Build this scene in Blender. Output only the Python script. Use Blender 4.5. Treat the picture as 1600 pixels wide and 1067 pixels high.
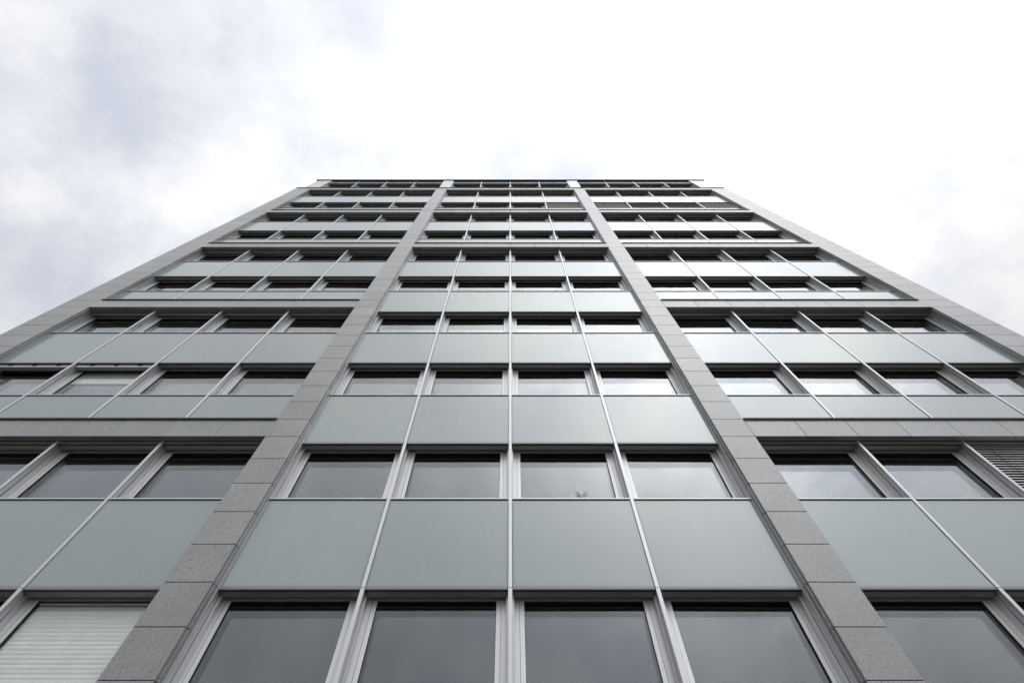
import bpy, bmesh, math, random
from mathutils import Vector

random.seed(7)
R = math.radians
scene = bpy.context.scene
for o in list(bpy.data.objects):
    bpy.data.objects.remove(o, do_unlink=True)
COL = scene.collection

# ------------------------------------------------------------------ camera
CAM_H = 1.6
TH = 63.178
cam_d = bpy.data.cameras.new('camera')
cam_d.sensor_width = 36.0
cam_d.lens = 18.0
cam_d.shift_x = 0.0017
cam_d.clip_start = 0.05
cam_d.clip_end = 20000
cam = bpy.data.objects.new('camera', cam_d)
cam.location = (0, 0, CAM_H)
cam.rotation_euler = (R(90 + TH), 0, 0)
COL.objects.link(cam)
scene.camera = cam

# ------------------------------------------------------------------ light: bright overcast sky
SUN_AZ = R(145)      # clockwise from +Y (towards the building): behind the camera, to the right
SUN_EL = R(54)
SUN_DIR = Vector((math.sin(SUN_AZ) * math.cos(SUN_EL), math.cos(SUN_AZ) * math.cos(SUN_EL), math.sin(SUN_EL)))
world = bpy.data.worlds.new('World')
scene.world = world
world.use_nodes = True
wt = world.node_tree
wt.nodes.clear()


def wn(t, **kw):
    n = wt.nodes.new(t)
    for k, v in kw.items():
        setattr(n, k, v)
    return n


def wmath(op, a, b=None, clamp=False):
    n = wn('ShaderNodeMath', operation=op, use_clamp=clamp)
    for i, v in enumerate((a, b)):
        if v is None:
            continue
        if isinstance(v, (int, float)):
            n.inputs[i].default_value = v
        else:
            wt.links.new(v, n.inputs[i])
    return n.outputs[0]


def wrange(val, a, b, c, d):
    n = wn('ShaderNodeMapRange', interpolation_type='SMOOTHSTEP')
    wt.links.new(val, n.inputs['Value'])
    for k, v in zip(('From Min', 'From Max', 'To Min', 'To Max'), (a, b, c, d)):
        n.inputs[k].default_value = v
    return n.outputs['Result']


tc = wn('ShaderNodeTexCoord')
sky = wn('ShaderNodeTexSky', sky_type='NISHITA')
sky.sun_disc = False
sky.sun_elevation = SUN_EL
sky.sun_rotation = SUN_AZ
sky.air_density = 1.0
sky.dust_density = 1.5
sky.ozone_density = 1.0


def wnoise(scale, detail, rough, off):
    mp = wn('ShaderNodeMapping')
    mp.inputs['Location'].default_value = off
    mp.inputs['Scale'].default_value = (-1, 1, 1)
    wt.links.new(tc.outputs['Generated'], mp.inputs['Vector'])
    n = wn('ShaderNodeTexNoise')
    n.inputs['Scale'].default_value = scale
    n.inputs['Detail'].default_value = detail
    n.inputs['Roughness'].default_value = rough
    wt.links.new(mp.outputs['Vector'], n.inputs['Vector'])
    return n.outputs['Fac']


dot = wn('ShaderNodeVectorMath', operation='DOT_PRODUCT')
nrm = wn('ShaderNodeVectorMath', operation='NORMALIZE')
wt.links.new(tc.outputs['Generated'], nrm.inputs[0])
wt.links.new(nrm.outputs[0], dot.inputs[0])
dot.inputs[1].default_value = SUN_DIR
OFF_A, OFF_B = (0.4, 18.4, 27.9), (49.4, 6.9, 28.6)
cover = wrange(wnoise(2.7, 3.0, 0.42, OFF_A), 0.33, 0.56, 0.72, 1.0)        # how thick the cloud veil is
tone = wrange(wnoise(2.6, 7.0, 0.58, OFF_B), 0.34, 0.58, 7.1, 8.1)          # dark bellies and bright tops
tone = wmath('MULTIPLY', tone, wrange(wnoise(6.5, 6.0, 0.58, (3.3, 8.8, 1.2)), 0.36, 0.64, 0.91, 1.07))   # smaller billows
away = wmath('SUBTRACT', 1.0, dot.outputs['Value'])
halo = wmath('EXPONENT', wmath('MULTIPLY', away, -14.0))
cover = wmath('MAXIMUM', cover, wmath('POWER', halo, 0.35))
veil = wmath('MULTIPLY_ADD', halo, 3.1)                                     # the sun behind the cloud
wt.nodes[-1].inputs[2].default_value = 1.0
sepz = wn('ShaderNodeSeparateXYZ')
wt.links.new(nrm.outputs[0], sepz.inputs[0])
cie = wmath('MULTIPLY', wmath('ADD', wmath('MULTIPLY', wmath('MAXIMUM', sepz.outputs[2], 0.0), 2.4), 0.6), 0.345)   # overcast sky: dimmer low down
bright = wmath('MULTIPLY', wmath('MULTIPLY', tone, veil), cie)
ccol = wn('ShaderNodeCombineColor')
wt.links.new(wmath('MULTIPLY', bright, wrange(tone, 5.0, 8.7, 0.86, 0.995)), ccol.inputs[0])
wt.links.new(wmath('MULTIPLY', bright, wrange(tone, 5.0, 8.7, 0.925, 1.0)), ccol.inputs[1])
wt.links.new(wmath('MULTIPLY', bright, wrange(tone, 5.0, 8.7, 1.10, 1.01)), ccol.inputs[2])
skyk = wn('ShaderNodeMix', data_type='RGBA', blend_type='MULTIPLY')
skyk.inputs[0].default_value = 1.0
wt.links.new(sky.outputs[0], skyk.inputs[6])
skyk.inputs[7].default_value = (1.45, 1.32, 1.15, 1)
mixs = wn('ShaderNodeMix', data_type='RGBA')
wt.links.new(cover, mixs.inputs[0])
wt.links.new(skyk.outputs[2], mixs.inputs[6])
wt.links.new(ccol.outputs[0], mixs.inputs[7])
bg = wn('ShaderNodeBackground')
bg.inputs['Strength'].default_value = 0.1
wt.links.new(mixs.outputs[2], bg.inputs['Color'])
wo = wn('ShaderNodeOutputWorld')
wt.links.new(bg.outputs[0], wo.inputs['Surface'])

sun_d = bpy.data.lights.new('sun', 'SUN')
sun_d.energy = 0.5
sun_d.angle = R(170)          # the whole cloud deck glows: no shadows fall
sun_d.color = (1.0, 0.97, 0.93)
sun = bpy.data.objects.new('sun', sun_d)
sun.rotation_euler = (-SUN_DIR).to_track_quat('-Z', 'Y').to_euler()
sun.location = (30, 0, 60)
COL.objects.link(sun)

vs = scene.view_settings
vs.view_transform = 'Standard'
vs.look = 'None'
vs.exposure = 0.48
vs.gamma = 1.0
vs.use_curve_mapping = False
scene.cycles.use_denoising = True
scene.cycles.max_bounces = 8
scene.cycles.glossy_bounces = 5
scene.cycles.transparent_max_bounces = 12
scene.cycles.transmission_bounces = 6
scene.cycles.caustics_reflective = False
scene.cycles.caustics_refractive = False


# ------------------------------------------------------------------ materials
class Mat:
    def __init__(self, name):
        self.m = bpy.data.materials.new(name)
        self.m.use_nodes = True
        self.t = self.m.node_tree
        self.t.nodes.clear()
        self.out = self.t.nodes.new('ShaderNodeOutputMaterial')

    def n(self, t, **kw):
        n = self.t.nodes.new(t)
        ins = kw.pop('ins', {})
        for k, v in kw.items():
            setattr(n, k, v)
        for k, v in ins.items():
            if hasattr(v, 'is_output'):
                self.t.links.new(v, n.inputs[k])
            else:
                n.inputs[k].default_value = v
        return n

    def mix(self, f, a, b, blend='MIX'):
        n = self.n('ShaderNodeMix', data_type='RGBA', blend_type=blend)
        for i, v in ((0, f), (6, a), (7, b)):
            if hasattr(v, 'is_output'):
                self.t.links.new(v, n.inputs[i])
            else:
                n.inputs[i].default_value = v if i == 0 else (*v, 1)
        return n.outputs[2]

    def rng(self, v, a, b, c, d):
        n = self.n('ShaderNodeMapRange', ins={'Value': v, 'From Min': a, 'From Max': b, 'To Min': c, 'To Max': d})
        return n.outputs['Result']

    def surf(self, s):
        self.t.links.new(s, self.out.inputs['Surface'])


def pos_noise(M, scale, detail=3.0, rough=0.5, stretch=(1, 1, 1)):
    g = M.n('ShaderNodeNewGeometry')
    mp = M.n('ShaderNodeMapping', ins={'Vector': g.outputs['Position'], 'Scale': stretch})
    return M.n('ShaderNodeTexNoise', ins={'Vector': mp.outputs[0], 'Scale': scale, 'Detail': detail, 'Roughness': rough}).outputs['Fac']


def mat_stone():
    M = Mat('volcanic_stone')
    g = M.n('ShaderNodeNewGeometry')
    rnd = M.n('ShaderNodeObjectInfo').outputs['Random']
    tone = M.rng(rnd, 0, 1, 0.86, 1.10)
    big = M.rng(pos_noise(M, 1.3, 4), 0.3, 0.7, 0.88, 1.10)
    fine = M.rng(pos_noise(M, 38, 4, 0.7), 0.32, 0.68, 0.68, 1.32)
    v = M.n('ShaderNodeTexVoronoi', ins={'Vector': g.outputs['Position'], 'Scale': 26.0, 'Randomness': 1.0})
    vr = M.n('ShaderNodeSeparateColor', ins={0: v.outputs['Color']})
    size = M.rng(vr.outputs[0], 0.50, 1.0, 0.0, 0.36)
    lt = M.n('ShaderNodeMath', operation='SUBTRACT', ins={0: size, 1: v.outputs['Distance']})
    pit = M.n('ShaderNodeMapRange', ins={'Value': lt.outputs[0], 'From Min': 0.0, 'From Max': 0.10, 'To Min': 0.0, 'To Max': 1.0}).outputs['Result']
    v2 = M.n('ShaderNodeTexVoronoi', ins={'Vector': g.outputs['Position'], 'Scale': 47.0})
    vr2 = M.n('ShaderNodeSeparateColor', ins={0: v2.outputs['Color']})
    s2 = M.rng(vr2.outputs[1], 0.6, 1.0, 0.0, 0.32)
    l2 = M.n('ShaderNodeMath', operation='SUBTRACT', ins={0: s2, 1: v2.outputs['Distance']})
    grain = M.n('ShaderNodeMapRange', ins={'Value': l2.outputs[0], 'From Min': 0.0, 'From Max': 0.12, 'To Min': 0.0, 'To Max': 0.75}).outputs['Result']
    k = M.n('ShaderNodeMath', operation='MULTIPLY', ins={0: tone, 1: big})
    k = M.n('ShaderNodeMath', operation='MULTIPLY', ins={0: k.outputs[0], 1: fine})
    base = M.mix(1.0, (0.262, 0.259, 0.259), M.n('ShaderNodeCombineColor', ins={0: k.outputs[0], 1: k.outputs[0], 2: k.outputs[0]}).outputs[0], 'MULTIPLY')
    c = M.mix(grain, base, (0.47, 0.47, 0.47))
    c = M.mix(pit, c, (0.065, 0.063, 0.062))
    h = M.n('ShaderNodeMath', operation='SUBTRACT', ins={0: pos_noise(M, 55, 4, 0.65), 1: pit})
    b = M.n('ShaderNodeBump', ins={'Strength': 0.25, 'Distance': 0.004, 'Height': h.outputs[0]})
    p = M.n('ShaderNodeBsdfPrincipled', ins={'Base Color': c, 'Roughness': 0.36, 'IOR': 1.95, 'Normal': b.outputs[0]})
    M.surf(p.outputs[0])
    return M.m


def mat_simple(name, col, rough=0.5, metal=0.0, var=0.08, scale=3.0, stretch=(1, 1, 1), ior=1.45):
    M = Mat(name)
    f = M.rng(pos_noise(M, scale, 4, 0.6, stretch), 0.25, 0.75, 1 - var, 1 + var)
    rnd = M.rng(M.n('ShaderNodeObjectInfo').outputs['Random'], 0, 1, 1 - var * 0.5, 1 + var * 0.5)
    k = M.n('ShaderNodeMath', operation='MULTIPLY', ins={0: f, 1: rnd}).outputs[0]
    kc = M.n('ShaderNodeCombineColor', ins={0: k, 1: k, 2: k}).outputs[0]
    c = M.mix(1.0, col, kc, 'MULTIPLY')
    p = M.n('ShaderNodeBsdfPrincipled', ins={'Base Color': c, 'Roughness': rough, 'Metallic': metal, 'IOR': ior})
    M.surf(p.outputs[0])
    return M.m


def mat_spandrel():
    """satin back-painted glass: grey-green ground coat under a softly reflecting sheet"""
    M = Mat('spandrel_glass')
    rnd = M.rng(M.n('ShaderNodeObjectInfo').outputs['Random'], 0, 1, 0.93, 1.06)
    f = M.rng(pos_noise(M, 0.7, 3), 0.3, 0.7, 0.95, 1.05)
    k = M.n('ShaderNodeMath', operation='MULTIPLY', ins={0: f, 1: rnd}).outputs[0]
    kc = M.n('ShaderNodeCombineColor', ins={0: k, 1: k, 2: k}).outputs[0]
    c = M.mix(1.0, (0.245, 0.302, 0.296), kc, 'MULTIPLY')
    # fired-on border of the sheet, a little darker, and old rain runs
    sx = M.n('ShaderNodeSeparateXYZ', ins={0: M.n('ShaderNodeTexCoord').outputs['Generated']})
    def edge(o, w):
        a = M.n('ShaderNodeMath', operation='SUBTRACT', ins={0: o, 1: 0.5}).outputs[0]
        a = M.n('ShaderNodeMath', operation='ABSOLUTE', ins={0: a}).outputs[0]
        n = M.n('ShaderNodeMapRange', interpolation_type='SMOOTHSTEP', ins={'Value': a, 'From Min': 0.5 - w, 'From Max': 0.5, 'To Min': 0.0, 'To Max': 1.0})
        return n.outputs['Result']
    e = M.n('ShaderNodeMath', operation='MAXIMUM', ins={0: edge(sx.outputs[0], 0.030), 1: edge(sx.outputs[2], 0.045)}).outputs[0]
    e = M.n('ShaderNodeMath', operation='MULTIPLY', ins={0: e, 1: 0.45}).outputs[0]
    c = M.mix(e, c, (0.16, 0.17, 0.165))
    run = M.rng(pos_noise(M, 3.0, 4, 0.6, (3.0, 1, 0.10)), 0.50, 0.80, 0.0, 0.12)
    c = M.mix(run, c, (0.40, 0.42, 0.41))
    dirt = M.rng(pos_noise(M, 6, 5, 0.6, (1, 1, 0.25)), 0.3, 0.8, 0.13, 0.24)
    p = M.n('ShaderNodeBsdfPrincipled', ins={'Base Color': c, 'Roughness': dirt, 'IOR': 2.1})
    M.surf(p.outputs[0])
    return M.m


def mat_pane(name, tint):
    M = Mat(name)
    # the back of the sheet is met from inside the glass, so its index is inverted there
    ior = M.rng(M.n('ShaderNodeNewGeometry').outputs['Backfacing'], 0, 1, 1.62, 1 / 1.62)
    fr = M.n('ShaderNodeFresnel', ins={'IOR': ior})
    wav = M.n('ShaderNodeBump', ins={'Strength': 0.12, 'Distance': 0.01, 'Height': pos_noise(M, 1.3, 1)})
    M.t.links.new(wav.outputs[0], fr.inputs['Normal'])
    gl = M.n('ShaderNodeBsdfGlossy', ins={'Color': (0.97, 0.98, 1.0, 1), 'Roughness': 0.0, 'Normal': wav.outputs[0]})
    tr = M.n('ShaderNodeBsdfTransparent', ins={'Color': (*tint, 1)})
    mx = M.n('ShaderNodeMixShader', ins={0: fr.outputs[0], 1: tr.outputs[0], 2: gl.outputs[0]})
    M.surf(mx.outputs[0])
    return M.m


STONE = mat_stone()
MORTAR = mat_simple('joint_mortar', (0.06, 0.058, 0.055), 0.9)
ALU = mat_simple('anodised_aluminium', (0.60, 0.605, 0.61), 0.42, 0.55, 0.05, 2.0, (1, 1, 0.15))
FRAME = mat_simple('window_frame_aluminium', (0.78, 0.785, 0.785), 0.40, 0.35, 0.04, 2.0, (1, 1, 0.15))
GASKET = mat_simple('black_rubber', (0.012, 0.012, 0.012), 0.6)
TRIM = mat_simple('trim_aluminium', (0.26, 0.26, 0.255), 0.42, 0.2, 0.06, 2.0, (0.3, 1, 1))
BOX = mat_simple('blind_box_metal', (0.30, 0.29, 0.275), 0.42, 0.3, 0.10, 2.0, (0.3, 1, 1))
DARK = mat_simple('anthracite_flashing', (0.022, 0.022, 0.023), 0.5)
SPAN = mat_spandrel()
PANE = mat_pane('window_glass', (0.975, 0.985, 0.98))
PANE_IN = mat_pane('tinted_window_glass', (0.66, 0.71, 0.74))
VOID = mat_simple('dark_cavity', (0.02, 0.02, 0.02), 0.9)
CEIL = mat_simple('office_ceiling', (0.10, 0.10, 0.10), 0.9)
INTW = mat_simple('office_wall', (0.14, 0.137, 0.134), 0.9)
RENDERW = mat_simple('light_metal_cladding', (0.62, 0.625, 0.63), 0.4, 0.3, 0.04)
BLIND_W = mat_simple('white_blind', (0.92, 0.93, 0.92), 0.45)
BLIND_G = mat_simple('grey_blind', (0.62, 0.60, 0.605), 0.45, 0.1)
BLIND_D = mat_simple('dark_blind', (0.17, 0.17, 0.172), 0.45, 0.1)
CORD = mat_simple('blind_cord', (0.02, 0.02, 0.02), 0.8)
SHADE = mat_simple('roller_shade_cloth', (0.78, 0.79, 0.80), 0.9)
LEAF = mat_simple('pale_leaf', (0.78, 0.80, 0.74), 0.45, 0, 0.15)
_t = LEAF.node_tree                              # thin leaf: daylight shines through it
_p = next(n for n in _t.nodes if n.type == 'BSDF_PRINCIPLED')
_tr = _t.nodes.new('ShaderNodeBsdfTranslucent')
_tr.inputs['Color'].default_value = (0.80, 0.84, 0.74, 1)
_mx = _t.nodes.new('ShaderNodeMixShader')
_mx.inputs[0].default_value = 0.6
_t.links.new(_p.outputs[0], _mx.inputs[1])
_t.links.new(_tr.outputs[0], _mx.inputs[2])
_t.links.new(_mx.outputs[0], next(n for n in _t.nodes if n.type == 'OUTPUT_MATERIAL').inputs['Surface'])
POT = mat_simple('ceramic_pot', (0.7, 0.68, 0.65), 0.4)
SOIL = mat_simple('potting_soil', (0.04, 0.03, 0.02), 0.95)
PAVE = mat_simple('paving', (0.10, 0.098, 0.095), 0.85, 0, 0.15, 0.8)

# ------------------------------------------------------------------ mesh helpers
D0 = 6.31                      # distance from the camera to the stone face
H = 3.3                        # storey height
M = 2.1046                     # window module
Z0 = 6.677 + CAM_H             # top of the spandrel of storey 0


def W(x, v, z):
    return Vector((x, D0 + v, z))


class MB:
    def __init__(self):
        self.v, self.f, self.mi = [], [], []

    def box(self, x0, x1, y0, y1, z0, z1, mi=0):
        b = len(self.v)
        self.v += [(x0, y0, z0), (x1, y0, z0), (x1, y1, z0), (x0, y1, z0), (x0, y0, z1), (x1, y0, z1), (x1, y1, z1), (x0, y1, z1)]
        for q in ((0, 3, 2, 1), (4, 5, 6, 7), (0, 1, 5, 4), (1, 2, 6, 5), (2, 3, 7, 6), (3, 0, 4, 7)):
            self.f.append([b + i for i in q])
            self.mi.append(mi)
        return self

    def cbox(self, x0, x1, y0, y1, z0, z1, c=0.004, mi=0):
        """box whose front (low y) rim is chamfered"""
        b = len(self.v)
        self.v += [(x0 + c, y0, z0 + c), (x1 - c, y0, z0 + c), (x1 - c, y0, z1 - c), (x0 + c, y0, z1 - c),
                   (x0, y0 + c, z0), (x1, y0 + c, z0), (x1, y0 + c, z1), (x0, y0 + c, z1),
                   (x0, y1, z0), (x1, y1, z0), (x1, y1, z1), (x0, y1, z1)]
        for q in ((0, 1, 2, 3), (0, 4, 5, 1), (1, 5, 6, 2), (2, 6, 7, 3), (3, 7, 4, 0),
                  (4, 8, 9, 5), (5, 9, 10, 6), (6, 10, 11, 7), (7, 11, 8, 4), (8, 11, 10, 9)):
            self.f.append([b + i for i in q])
            self.mi.append(mi)
        return self

    def prism_x(self, prof, x0, x1, mi=0):
        """extrude a (y, z) outline along x"""
        b, n = len(self.v), len(prof)
        self.v += [(x0, y, z) for y, z in prof] + [(x1, y, z) for y, z in prof]
        for i in range(n):
            j = (i + 1) % n
            self.f.append([b + i, b + j, b + n + j, b + n + i])
            self.mi.append(mi)
        self.f.append([b + i for i in reversed(range(n))])
        self.f.append([b + n + i for i in range(n)])
        self.mi += [mi, mi]
        return self

    def mesh(self, name, *mats):
        me = bpy.data.meshes.new(name)
        me.from_pydata(self.v, [], self.f)
        for m in mats:
            me.materials.append(m)
        for p, i in zip(me.polygons, self.mi):
            p.material_index = i
        bm = bmesh.new()
        bm.from_mesh(me)
        bmesh.ops.recalc_face_normals(bm, faces=bm.faces)
        bm.to_mesh(me)
        bm.free()
        return me


def put(name, me, loc=(0, 0, 0), parent=None, label=None):
    o = bpy.data.objects.new(name, me)
    o.location = loc
    if parent:
        o.parent = parent
    if label:
        o['label'] = label
    COL.objects.link(o)
    return o


def rel(parent_loc, loc):
    return Vector(loc) - Vector(parent_loc)


# ------------------------------------------------------------------ ground
g = MB().box(-3000, 3000, -3000, 3000, -0.3, 0.0).mesh('pavement', PAVE)
gd = put('pavement', g)
gd['kind'] = 'structure'
gd['label'] = 'grey paving in front of the office tower'
gd['category'] = 'pavement'

# ------------------------------------------------------------------ the tower
tower = bpy.data.objects.new('office_tower', None)
tower['label'] = 'tall office tower with stone piers and grey-green glass spandrels, seen from below'
tower['category'] = 'building'
COL.objects.link(tower)

XE = 14.308                                # outer corner
PIER = (4.2155, 4.897)                     # inner pier, front slab edges
OUT_IN = 13.276                            # inner edge of the outer pier
DEPTH = 13.0
NB, NT = -2, 8                             # storeys -2 .. 8 behind the stone grid, storey 9 set back above
BEAM_B, BEAM_T = 1.603, 2.187              # stone beam above the spandrel-top level
SP_B = 1.583                               # underside of the spandrel above, same datum
COPE = Z0 + NT * H + BEAM_T + 0.02


def zn(n):
    return Z0 + n * H


# grids: (mullion x positions, beam rows)
C_X = [-2 * M, -M, 0, M, 2 * M]
S0 = (PIER[1] + OUT_IN) / 2
S_X = [S0 + k * M for k in (-2, -1, 0, 1, 2)]
BAYS = [('left', [-x for x in reversed(S_X)], (-2, 0, 2, 4, 6, 8), (-OUT_IN, -PIER[1])),
        ('centre', C_X, (4, 6, 8), (-PIER[0], PIER[0])),
        ('right', S_X, (-2, 0, 2, 4, 6, 8), (PIER[1], OUT_IN))]

# --- carcass behind the cladding
core = MB()
zt = COPE - 0.05
for s in (-1, 1):
    a, b = sorted((s * PIER[0], s * PIER[1]))
    core.box(a + 0.012, b - 0.012, 0.125, 0.5, 0, zt)
    a, b = sorted((s * OUT_IN, s * (XE - 0.03)))
    core.box(a + 0.012, b, 0.125, 0.5, 0, zt)
put('pier_core', core.mesh('pier_core', MORTAR), W(0, 0, 0), tower)

side = MB()
for s in (-1, 1):
    a, b = sorted((s * (XE - 0.45), s * XE))
    side.box(a, b, 0.505, DEPTH, 0, zt)
side.box(-XE + 0.46, XE - 0.46, DEPTH - 0.35, DEPTH - 0.003, 0, zt)
put('side_wall', side.mesh('side_wall', STONE), W(0, 0, 0), tower)

# --- floor slabs with ceilings, storey by storey
slab_me = MB()
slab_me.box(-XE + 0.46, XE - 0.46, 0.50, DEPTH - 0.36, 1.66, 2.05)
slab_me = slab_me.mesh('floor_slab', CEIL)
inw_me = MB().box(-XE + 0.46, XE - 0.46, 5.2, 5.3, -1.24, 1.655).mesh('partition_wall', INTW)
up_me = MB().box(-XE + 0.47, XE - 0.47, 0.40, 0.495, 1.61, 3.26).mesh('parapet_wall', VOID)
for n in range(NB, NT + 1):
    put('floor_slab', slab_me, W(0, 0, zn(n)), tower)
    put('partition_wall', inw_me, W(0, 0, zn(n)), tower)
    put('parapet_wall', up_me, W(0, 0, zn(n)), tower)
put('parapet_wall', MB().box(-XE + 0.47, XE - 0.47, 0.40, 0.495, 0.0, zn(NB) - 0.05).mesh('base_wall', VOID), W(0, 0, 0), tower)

# --- stone slabs
J = 0.004                                  # half joint
_slab = {}


def slab(w, h, kind):
    """kind: 'pier' notched both sides, 'outer_l'/'outer_r' notched towards the opening, 'beam' plain"""
    key = (round(w, 3), round(h, 3), kind)
    if key in _slab:
        return _slab[key]
    b = MB()
    x0, x1, z0, z1 = -w / 2, w / 2, -h / 2 + J, h / 2 - J
    if kind == 'pier':
        b.cbox(x0, x1, 0, 0.042, z0, z1)
        b.cbox(x0 - 0.030, x1 + 0.030, 0.044, 0.124, z0, z1)
    elif kind in ('outer_l', 'outer_r'):
        b.cbox(x0, x1, 0, 0.042, z0, z1)
        if kind == 'outer_l':
            b.cbox(x0, x1 + 0.030, 0.044, 0.124, z0, z1)
            b.box(x0, x0 + 0.028, 0.126, 0.502, z0, z1)
        else:
            b.cbox(x0 - 0.030, x1, 0.044, 0.124, z0, z1)
            b.box(x1 - 0.028, x1, 0.126, 0.502, z0, z1)
    else:
        b.cbox(x0 + J, x1 - J, 0, 0.118, z0 + J, z1 - J * 0.0, 0.004)
    me = b.mesh('stone_slab_' + kind, STONE)
    _slab[key] = me
    return me


# course heights of a pier: beam course plus nine courses per two storeys
courses = []
for n in range(-4, NT + 1, 2):
    zb, ztp = zn(n) + BEAM_B, zn(n) + BEAM_T
    if n == NT:
        ztp = COPE - 0.02
    courses.append((zb, ztp))
    if n < NT:
        z2 = zn(n + 2) + BEAM_B
        st = (z2 - ztp) / 9
        courses += [(ztp + i * st, ztp + (i + 1) * st) for i in range(9)]
courses = [(max(a, 0.02), b) for a, b in courses if b > 0.4]
for a, b in courses:
    h, zc = b - a, (a + b) / 2
    for s in (-1, 1):
        w = PIER[1] - PIER[0]
        put('stone_slab', slab(w, h, 'pier'), W(s * (PIER[0] + w / 2), 0, zc), tower)
        w = XE - OUT_IN
        put('stone_slab', slab(w, h, 'outer_l' if s < 0 else 'outer_r'), W(s * (OUT_IN + w / 2), 0, zc), tower)
for name, gx, beams, (xa, xb) in BAYS:
    for n in beams:
        zb, ztp = zn(n) + BEAM_B, (zn(n) + BEAM_T if n < NT else COPE - 0.02)
        w = (xb - xa) / 8
        for i in range(8):
            put('stone_slab', slab(w, ztp - zb, 'beam'), W(xa + (i + 0.5) * w, 0, (zb + ztp) / 2), tower)
        if n < NT:
            f = MB()
            f.prism_x([(-0.032, -0.034), (-0.026, -0.034), (-0.026, 0.006), (0.13, 0.020), (0.13, 0.026), (-0.032, 0.012)], xa + 0.004, xb - 0.004)
            f.box(xa + 0.01, xb - 0.01, -0.024, 0.117, -0.0015, 0.004)
            put('flashing', f.mesh('flashing', DARK), W(0, 0, ztp + 0.004), tower)

# dark coping on top of the stone grid, over the whole front
c = MB()
c.prism_x([(-0.035, -0.045), (-0.028, -0.045), (-0.028, 0.004), (0.52, 0.03), (0.52, 0.036), (-0.035, 0.012)], -XE - 0.02, XE + 0.02)
put('coping', c.mesh('coping', DARK), W(0, 0, COPE), tower)

# --- mullions
_mul = {}


def mullion_mesh(kind, z0, z1):
    key = (kind, round(z0, 3), round(z1, 3))
    if key in _mul:
        return _mul[key]
    b, gk = MB(), MB()
    if kind == 'mid':
        b.cbox(-0.029, 0.029, 0.120, 0.146, z0 + 0.003, z1 - 0.003, 0.002)
        b.box(-0.029, 0.029, 0.153, 0.230, z0 + 0.003, z1 - 0.003)
        b.box(-0.056, 0.056, 0.244, 0.344, z0, z1)
        gk.box(-0.022, 0.022, 0.140, 0.160, z0, z1)
        gk.box(-0.012, 0.012, 0.226, 0.250, z0, z1)
    else:
        s = -1 if kind == 'jamb_l' else 1      # jamb_l: opening lies to the right of it

        def bx(o, a, c_, y0, y1):
            p, q = sorted((-s * a, -s * c_))
            o.box(p, q, y0, y1, z0 + 0.002, z1 - 0.002)
        bx(b, -0.02, 0.046, 0.126, 0.150)
        bx(b, -0.02, 0.046, 0.156, 0.230)
        bx(b, -0.02, 0.088, 0.244, 0.344)
        bx(gk, -0.02, 0.040, 0.145, 0.160)
        bx(gk, -0.02, 0.030, 0.226, 0.250)
    _mul[key] = (b.mesh('mullion', ALU), gk.mesh('gasket', GASKET))
    return _mul[key]


def mullion(kind, x, z, z0, z1, dv=0.0):
    b, gk = mullion_mesh(kind, z0, z1)
    o = put('mullion', b, W(x, dv, z), tower)
    put('gasket', gk, (0, 0, 0), o)


# --- window unit, origin at the module centre line, sill level
HW = M / 2


def window_meshes(top):
    fr = MB()
    for s in (-1, 1):
        a, b = sorted((s * (HW - 0.128), s * (HW - 0.050)))
        fr.box(a, b, 0.340, 0.400, 0.03, top)
    fr.box(-HW + 0.129, HW - 0.129, 0.340, 0.400, top - 0.055, top)
    fr.box(-HW + 0.129, HW - 0.129, 0.340, 0.400, 0.03, 0.075)
    sa = MB()
    sz1, sz0 = top - 0.060, 0.080
    for s in (-1, 1):
        a, b = sorted((s * (HW - 0.198), s * (HW - 0.133)))
        sa.box(a, b, 0.346, 0.462, sz0, sz1)
    sa.box(-HW + 0.199, HW - 0.199, 0.346, 0.462, sz1 - 0.024, sz1)
    sa.box(-HW + 0.199, HW - 0.199, 0.346, 0.462, sz0, sz0 + 0.05)
    gk = MB()
    for s in (-1, 1):
        a, b = sorted((s * (HW - 0.204), s * (HW - 0.1985)))
        gk.box(a, b, 0.352, 0.456, sz0 + 0.05, sz1 - 0.024)
        a, b = sorted((s * (HW - 0.1325), s * (HW - 0.1285)))
        gk.box(a, b, 0.350, 0.398, sz0, sz1)
    gk.box(-HW + 0.2045, HW - 0.2045, 0.352, 0.456, sz1 - 0.030, sz1 - 0.0245)
    pa = MB().box(-HW + 0.2, HW - 0.2, 0.368, 0.374, sz0 + 0.045, sz1 - 0.026)
    pb = MB().box(-HW + 0.2, HW - 0.2, 0.446, 0.452, sz0 + 0.045, sz1 - 0.026)
    return (fr.mesh('window', FRAME), sa.mesh('sash', FRAME), gk.mesh('gasket', GASKET),
            pa.mesh('pane', PANE), pb.mesh('pane', PANE_IN))


WIN = window_meshes(1.600)
WIN_TOP = window_meshes(2.24)
sill_me = MB().prism_x([(0.114, 0.0), (0.120, 0.0), (0.120, 0.022), (0.345, 0.050), (0.345, 0.056), (0.114, 0.026)], -HW + 0.034, HW - 0.034).mesh('sill', ALU)
inboard_me = MB().box(-HW + 0.03, HW - 0.03, 0.466, 0.74, 0.02, 0.06).mesh('window_board', BLIND_W)
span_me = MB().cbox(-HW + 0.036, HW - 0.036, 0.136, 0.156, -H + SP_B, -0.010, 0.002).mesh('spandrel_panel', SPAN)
trim_me = MB().box(-HW + 0.036, HW - 0.036, 0.134, 0.162, -H + SP_B - 0.036, -H + SP_B - 0.002).mesh('bottom_trim', TRIM)
box_me = MB()
box_me.prism_x([(0.186, -0.042), (0.272, -0.062), (0.272, 0.10), (0.186, 0.10)], -HW + 0.048, HW - 0.048)
box_me = box_me.mesh('blind_box', BOX)
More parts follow.
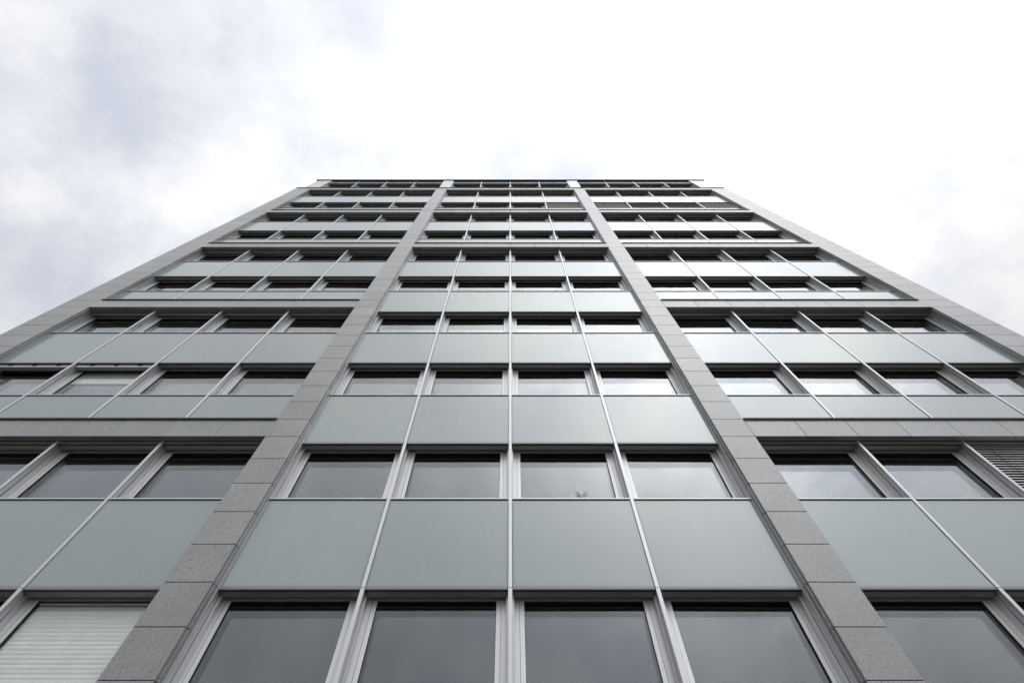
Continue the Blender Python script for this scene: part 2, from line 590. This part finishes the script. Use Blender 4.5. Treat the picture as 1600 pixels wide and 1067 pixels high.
cav_me = MB().box(-HW + 0.03, HW - 0.03, 0.300, 0.338, -0.0, 1.60).mesh('insulation', VOID)
back_me = MB().box(-HW + 0.034, HW - 0.034, 0.160, 0.170, 0.0, 1.66).mesh('spandrel_backing', VOID)

# open housings with the blind rail let down on brackets
rail_me = MB()
rail_me.prism_x([(0.198, -0.150), (0.285, -0.166), (0.285, -0.030), (0.198, -0.030)], -HW + 0.048, HW - 0.048)
rail_me = rail_me.mesh('blind_rail', BOX)
lid_me = MB().box(-HW + 0.048, HW - 0.048, 0.190, 0.1975, -0.149, -0.036).mesh('housing_plate', FRAME)
hook_me = MB()
hook_me.box(-0.045, 0.045, 0.176, 0.1895, -0.100, -0.060)
hook_me.box(0.0, 0.055, 0.180, 0.1893, -0.0598, -0.010)
hook_me = hook_me.mesh('bracket', GASKET)

OPEN_RAIL = {('left', 1, 0), ('left', 1, 1)}
EXT_BLIND = {('right', 0, 2): ('open', BLIND_G), ('centre', 7, 3): ('shut', BLIND_G), ('right', 7, 0): ('shut', BLIND_G),
             ('right', 7, 1): ('shut', BLIND_D), ('right', 7, 2): ('shut', BLIND_D), ('right', 7, 3): ('shut', BLIND_G)}
INT_BLIND = {('left', -1, 3)}
ROLLER = {('left', 1, 1): 0.52}


WR = random.Random(4)


def window(x, z, parts, dv=0.0):
    w = put('window', parts[0], W(x, dv, z), tower)
    put('sash', parts[1], (0, 0, 0), w)
    put('gasket', parts[2], (0, 0, 0), w)
    for p in (parts[3], parts[4]):           # no two sheets hang quite true
        q = put('pane', p, (0, 0, 0), w)
        q.rotation_euler = (R(WR.uniform(-0.22, 0.22)), 0, R(WR.uniform(-0.25, 0.25)))
    put('sill', sill_me, (0, 0, 0), w)
    return w


def slat_mesh(half, depth, tilt, mat):
    """slightly cambered slat, tilt in degrees (0 = flat)"""
    b = MB()
    top, bot = [], []
    for i in range(5):
        t = i / 4 - 0.5
        y, zc = t * depth, 0.006 * (1 - 4 * t * t)
        ca, sa_ = math.cos(R(tilt)), math.sin(R(tilt))
        top.append((y * ca - zc * sa_, y * sa_ + zc * ca))
        bot.append((y * ca - (zc - 0.0012) * sa_, y * sa_ + (zc - 0.0012) * ca))
    b.prism_x(top + bot[::-1], -half, half)
    return b.mesh('slat', mat)


def venetian(x, z_top, z_bot, v, pitch, depth, tilt, half, mat, cords, joined):
    o = put('venetian_blind', MB().box(-half, half, -0.025, 0.025, -0.012, 0.012).mesh('venetian_blind', mat), W(x, v, z_top), tower)
    cd = MB()
    for c_ in cords:
        cd.box(c_ * half - 0.004, c_ * half + 0.004, -depth / 2 - 0.003, -depth / 2 + 0.001, z_bot - z_top, -0.012)
    put('cord', cd.mesh('cord', CORD), (0, 0, 0), o)
    sm = slat_mesh(half, depth, tilt, mat)
    k = 1
    if joined:
        b = MB()
        while z_top - k * pitch > z_bot:
            base = len(b.v)
            b.v += [(p.co.x, p.co.y, p.co.z - k * pitch) for p in sm.vertices]
            for f in sm.polygons:
                b.f.append([base + i for i in f.vertices])
                b.mi.append(0)
            k += 1
        s = put('slats', b.mesh('slats', mat), (0, 0, 0), o)
        s['kind'] = 'stuff'
    else:
        while z_top - k * pitch > z_bot:
            s = put('slat', sm, (0, 0, -k * pitch), o)
            s.rotation_euler = (R(random.uniform(-0.15, 0.15)), 0, 0)
            k += 1
    return o


for name, gx, beams, (xa, xb) in BAYS:
    for n in range(NB, NT + 1):
        z = zn(n)
        for i, x in enumerate(gx):
            kind = 'jamb_l' if i == 0 else 'jamb_r' if i == 4 else 'mid'
            if n == NT:
                mullion(kind, x, z, -H + SP_B - 0.02, BEAM_B - 0.002)
            else:
                mullion(kind, x, z, -H + SP_B - 0.02, SP_B - 0.02)
        for k in range(4):
            xc = (gx[k] + gx[k + 1]) / 2
            key = (name, n, k)
            window(xc, z, WIN)
            put('window_board', inboard_me, W(xc, 0, z), tower)
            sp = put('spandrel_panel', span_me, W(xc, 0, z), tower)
            put('bottom_trim', trim_me, (0, 0, 0), sp)
            put('spandrel_backing', back_me, W(xc, 0, z - H + SP_B), tower)
            zb = z + SP_B                      # underside of the spandrel above this window
            if key in OPEN_RAIL:
                r = put('blind_rail', rail_me, W(xc, 0, zb), tower)
                put('housing_plate', lid_me, (0, 0, 0), r)
                for t in (-0.62, 0.0, 0.62):
                    put('bracket', hook_me, (t, 0, 0), r)
            elif key in EXT_BLIND:
                mode, mt = EXT_BLIND[key]
                if mode == 'open':
                    venetian(xc, zb - 0.02, z + 0.05, 0.215, 0.071, 0.058, 62, HW - 0.075, mt, (-0.62, 0.62), False)
                else:
                    venetian(xc, zb - 0.02, z + 0.04, 0.205, 0.060, 0.075, -62, HW - 0.062, mt, (-0.35, 0.3, 0.9), True)
            else:
                put('blind_box', box_me, W(xc, 0, zb), tower)
            if key in INT_BLIND:
                venetian(xc, z + 1.498, z + 0.135, 0.412, 0.062, 0.068, 85, HW - 0.206, BLIND_W, (), False)
            if key in ROLLER:
                d = ROLLER[key]
                o = put('roller_shade', MB().box(-HW + 0.206, HW - 0.206, -0.002, 0.002, -d, 0).mesh('roller_shade', SHADE), W(xc, 0.412, z + 1.505), tower)
                put('hem_bar', MB().box(-HW + 0.206, HW - 0.206, -0.012, 0.012, -d - 0.022, -d - 0.001).mesh('hem_bar', FRAME), (0, 0, 0), o)
    # head piece at the top beam
    for k in range(4):
        xc = (gx[k] + gx[k + 1]) / 2
        o = put('bottom_trim', trim_me, W(xc, 0, zn(NT) + H), tower)

# --- set-back top storey
DV = 0.20
ZT = zn(NT + 1)
ROOF = ZT + 3.02
tp = MB()
for s in (-1, 1):
    a, b = sorted((s * (PIER[0] - 0.03), s * (PIER[1] + 0.03)))
    tp.box(a, b, DV, 0.9, COPE + 0.04, ROOF)
    a, b = sorted((s * (OUT_IN - 0.03), s * (XE - 0.05)))
    tp.box(a, b, DV, 0.9, COPE + 0.04, ROOF)
    a, b = sorted((s * (XE - 0.40), s * (XE - 0.052)))
    tp.box(a, b, 0.905, DEPTH, COPE + 0.04, ROOF)
put('top_storey_wall', tp.mesh('top_storey_wall', RENDERW), W(0, 0, 0), tower)
put('roof', MB().prism_x([(DV - 0.055, 0.0), (DV - 0.055, 0.11), (DV + 0.5, 0.16), (DEPTH, 0.16), (DEPTH, 0.0)], -XE - 0.10, XE + 0.10).mesh('roof', DARK), W(0, 0, ROOF + 0.003), tower)
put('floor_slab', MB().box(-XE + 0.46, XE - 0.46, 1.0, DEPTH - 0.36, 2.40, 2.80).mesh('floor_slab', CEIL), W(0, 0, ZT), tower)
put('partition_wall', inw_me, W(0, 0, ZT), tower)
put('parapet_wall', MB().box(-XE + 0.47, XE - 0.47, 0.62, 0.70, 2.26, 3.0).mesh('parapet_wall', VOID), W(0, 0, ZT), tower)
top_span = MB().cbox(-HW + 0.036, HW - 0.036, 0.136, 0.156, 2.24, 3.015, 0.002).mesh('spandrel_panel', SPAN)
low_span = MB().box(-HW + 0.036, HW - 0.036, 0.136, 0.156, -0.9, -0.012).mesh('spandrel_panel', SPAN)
for name, gx, beams, ends in BAYS:
    for i, x in enumerate(gx):
        kind = 'jamb_l' if i == 0 else 'jamb_r' if i == 4 else 'mid'
        mullion(kind, x, ZT, -0.9, 3.01, DV - 0.06)
    for k in range(4):
        xc = (gx[k] + gx[k + 1]) / 2
        window(xc, ZT, WIN_TOP, DV - 0.06)
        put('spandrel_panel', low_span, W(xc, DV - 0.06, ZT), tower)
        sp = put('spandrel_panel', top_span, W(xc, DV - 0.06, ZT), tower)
        put('bottom_trim', trim_me, (0, 0, 2.24 + H - SP_B), sp)
        put('blind_box', box_me, W(xc, DV - 0.06, ZT + 2.24), tower)

# ------------------------------------------------------------------ a pot plant behind the glass
plant = bpy.data.objects.new('pot_plant', None)
plant.location = W(1.27, 0.238, zn(0) + 0.0455)
plant['label'] = 'small pale leafy pot plant showing above the sill right of the centre mullion'
plant['category'] = 'plant'
COL.objects.link(plant)
seg = 16


def lathe(prof):
    b = MB()
    for r, z in prof:
        b.v += [(r * math.cos(2 * math.pi * i / seg), r * math.sin(2 * math.pi * i / seg), z) for i in range(seg)]
    for j in range(len(prof) - 1):
        for i in range(seg):
            k = (i + 1) % seg
            b.f.append([j * seg + i, j * seg + k, (j + 1) * seg + k, (j + 1) * seg + i])
            b.mi.append(0)
    b.f.append(list(range(seg)))
    b.mi.append(0)
    return b


put('pot', lathe([(0.040, 0), (0.052, 0.085), (0.056, 0.085), (0.056, 0.095), (0.048, 0.095), (0.046, 0.075)]).mesh('pot', POT), (0, 0, 0), plant)
put('soil', lathe([(0.0455, 0.072), (0.02, 0.078), (0.001, 0.08)]).mesh('soil', SOIL), (0, 0, 0), plant)
for i in range(22):
    a = (0.0, math.pi)[i % 2] + random.uniform(-0.55, 0.55)
    reach = random.uniform(0.03, 0.15)
    top = random.uniform(0.17, 0.27)
    w = random.uniform(0.010, 0.018)
    b = MB()
    pts = []
    for j in range(7):
        t = j / 6
        r = reach * t ** 1.4
        zz = 0.078 + (top - 0.078) * (t * 1.25 - 0.32 * t ** 3) / 0.93
        pts.append((r * math.cos(a), r * math.sin(a), zz, w * math.sin(math.pi * min(1, 0.08 + 0.92 * t)) ** 0.8 + 0.002))
    tx, ty = -math.sin(a), math.cos(a)
    for px, py, pz, ww in pts:
        b.v += [(px - tx * ww, py - ty * ww, pz), (px, py, pz - 0.004), (px + tx * ww, py + ty * ww, pz)]
    for j in range(6):
        for q in (0, 1):
            b.f.append([j * 3 + q, j * 3 + q + 1, j * 3 + q + 4, j * 3 + q + 3])
            b.mi.append(0)
    put('leaf', b.mesh('leaf', LEAF), (0, 0, 0), plant)
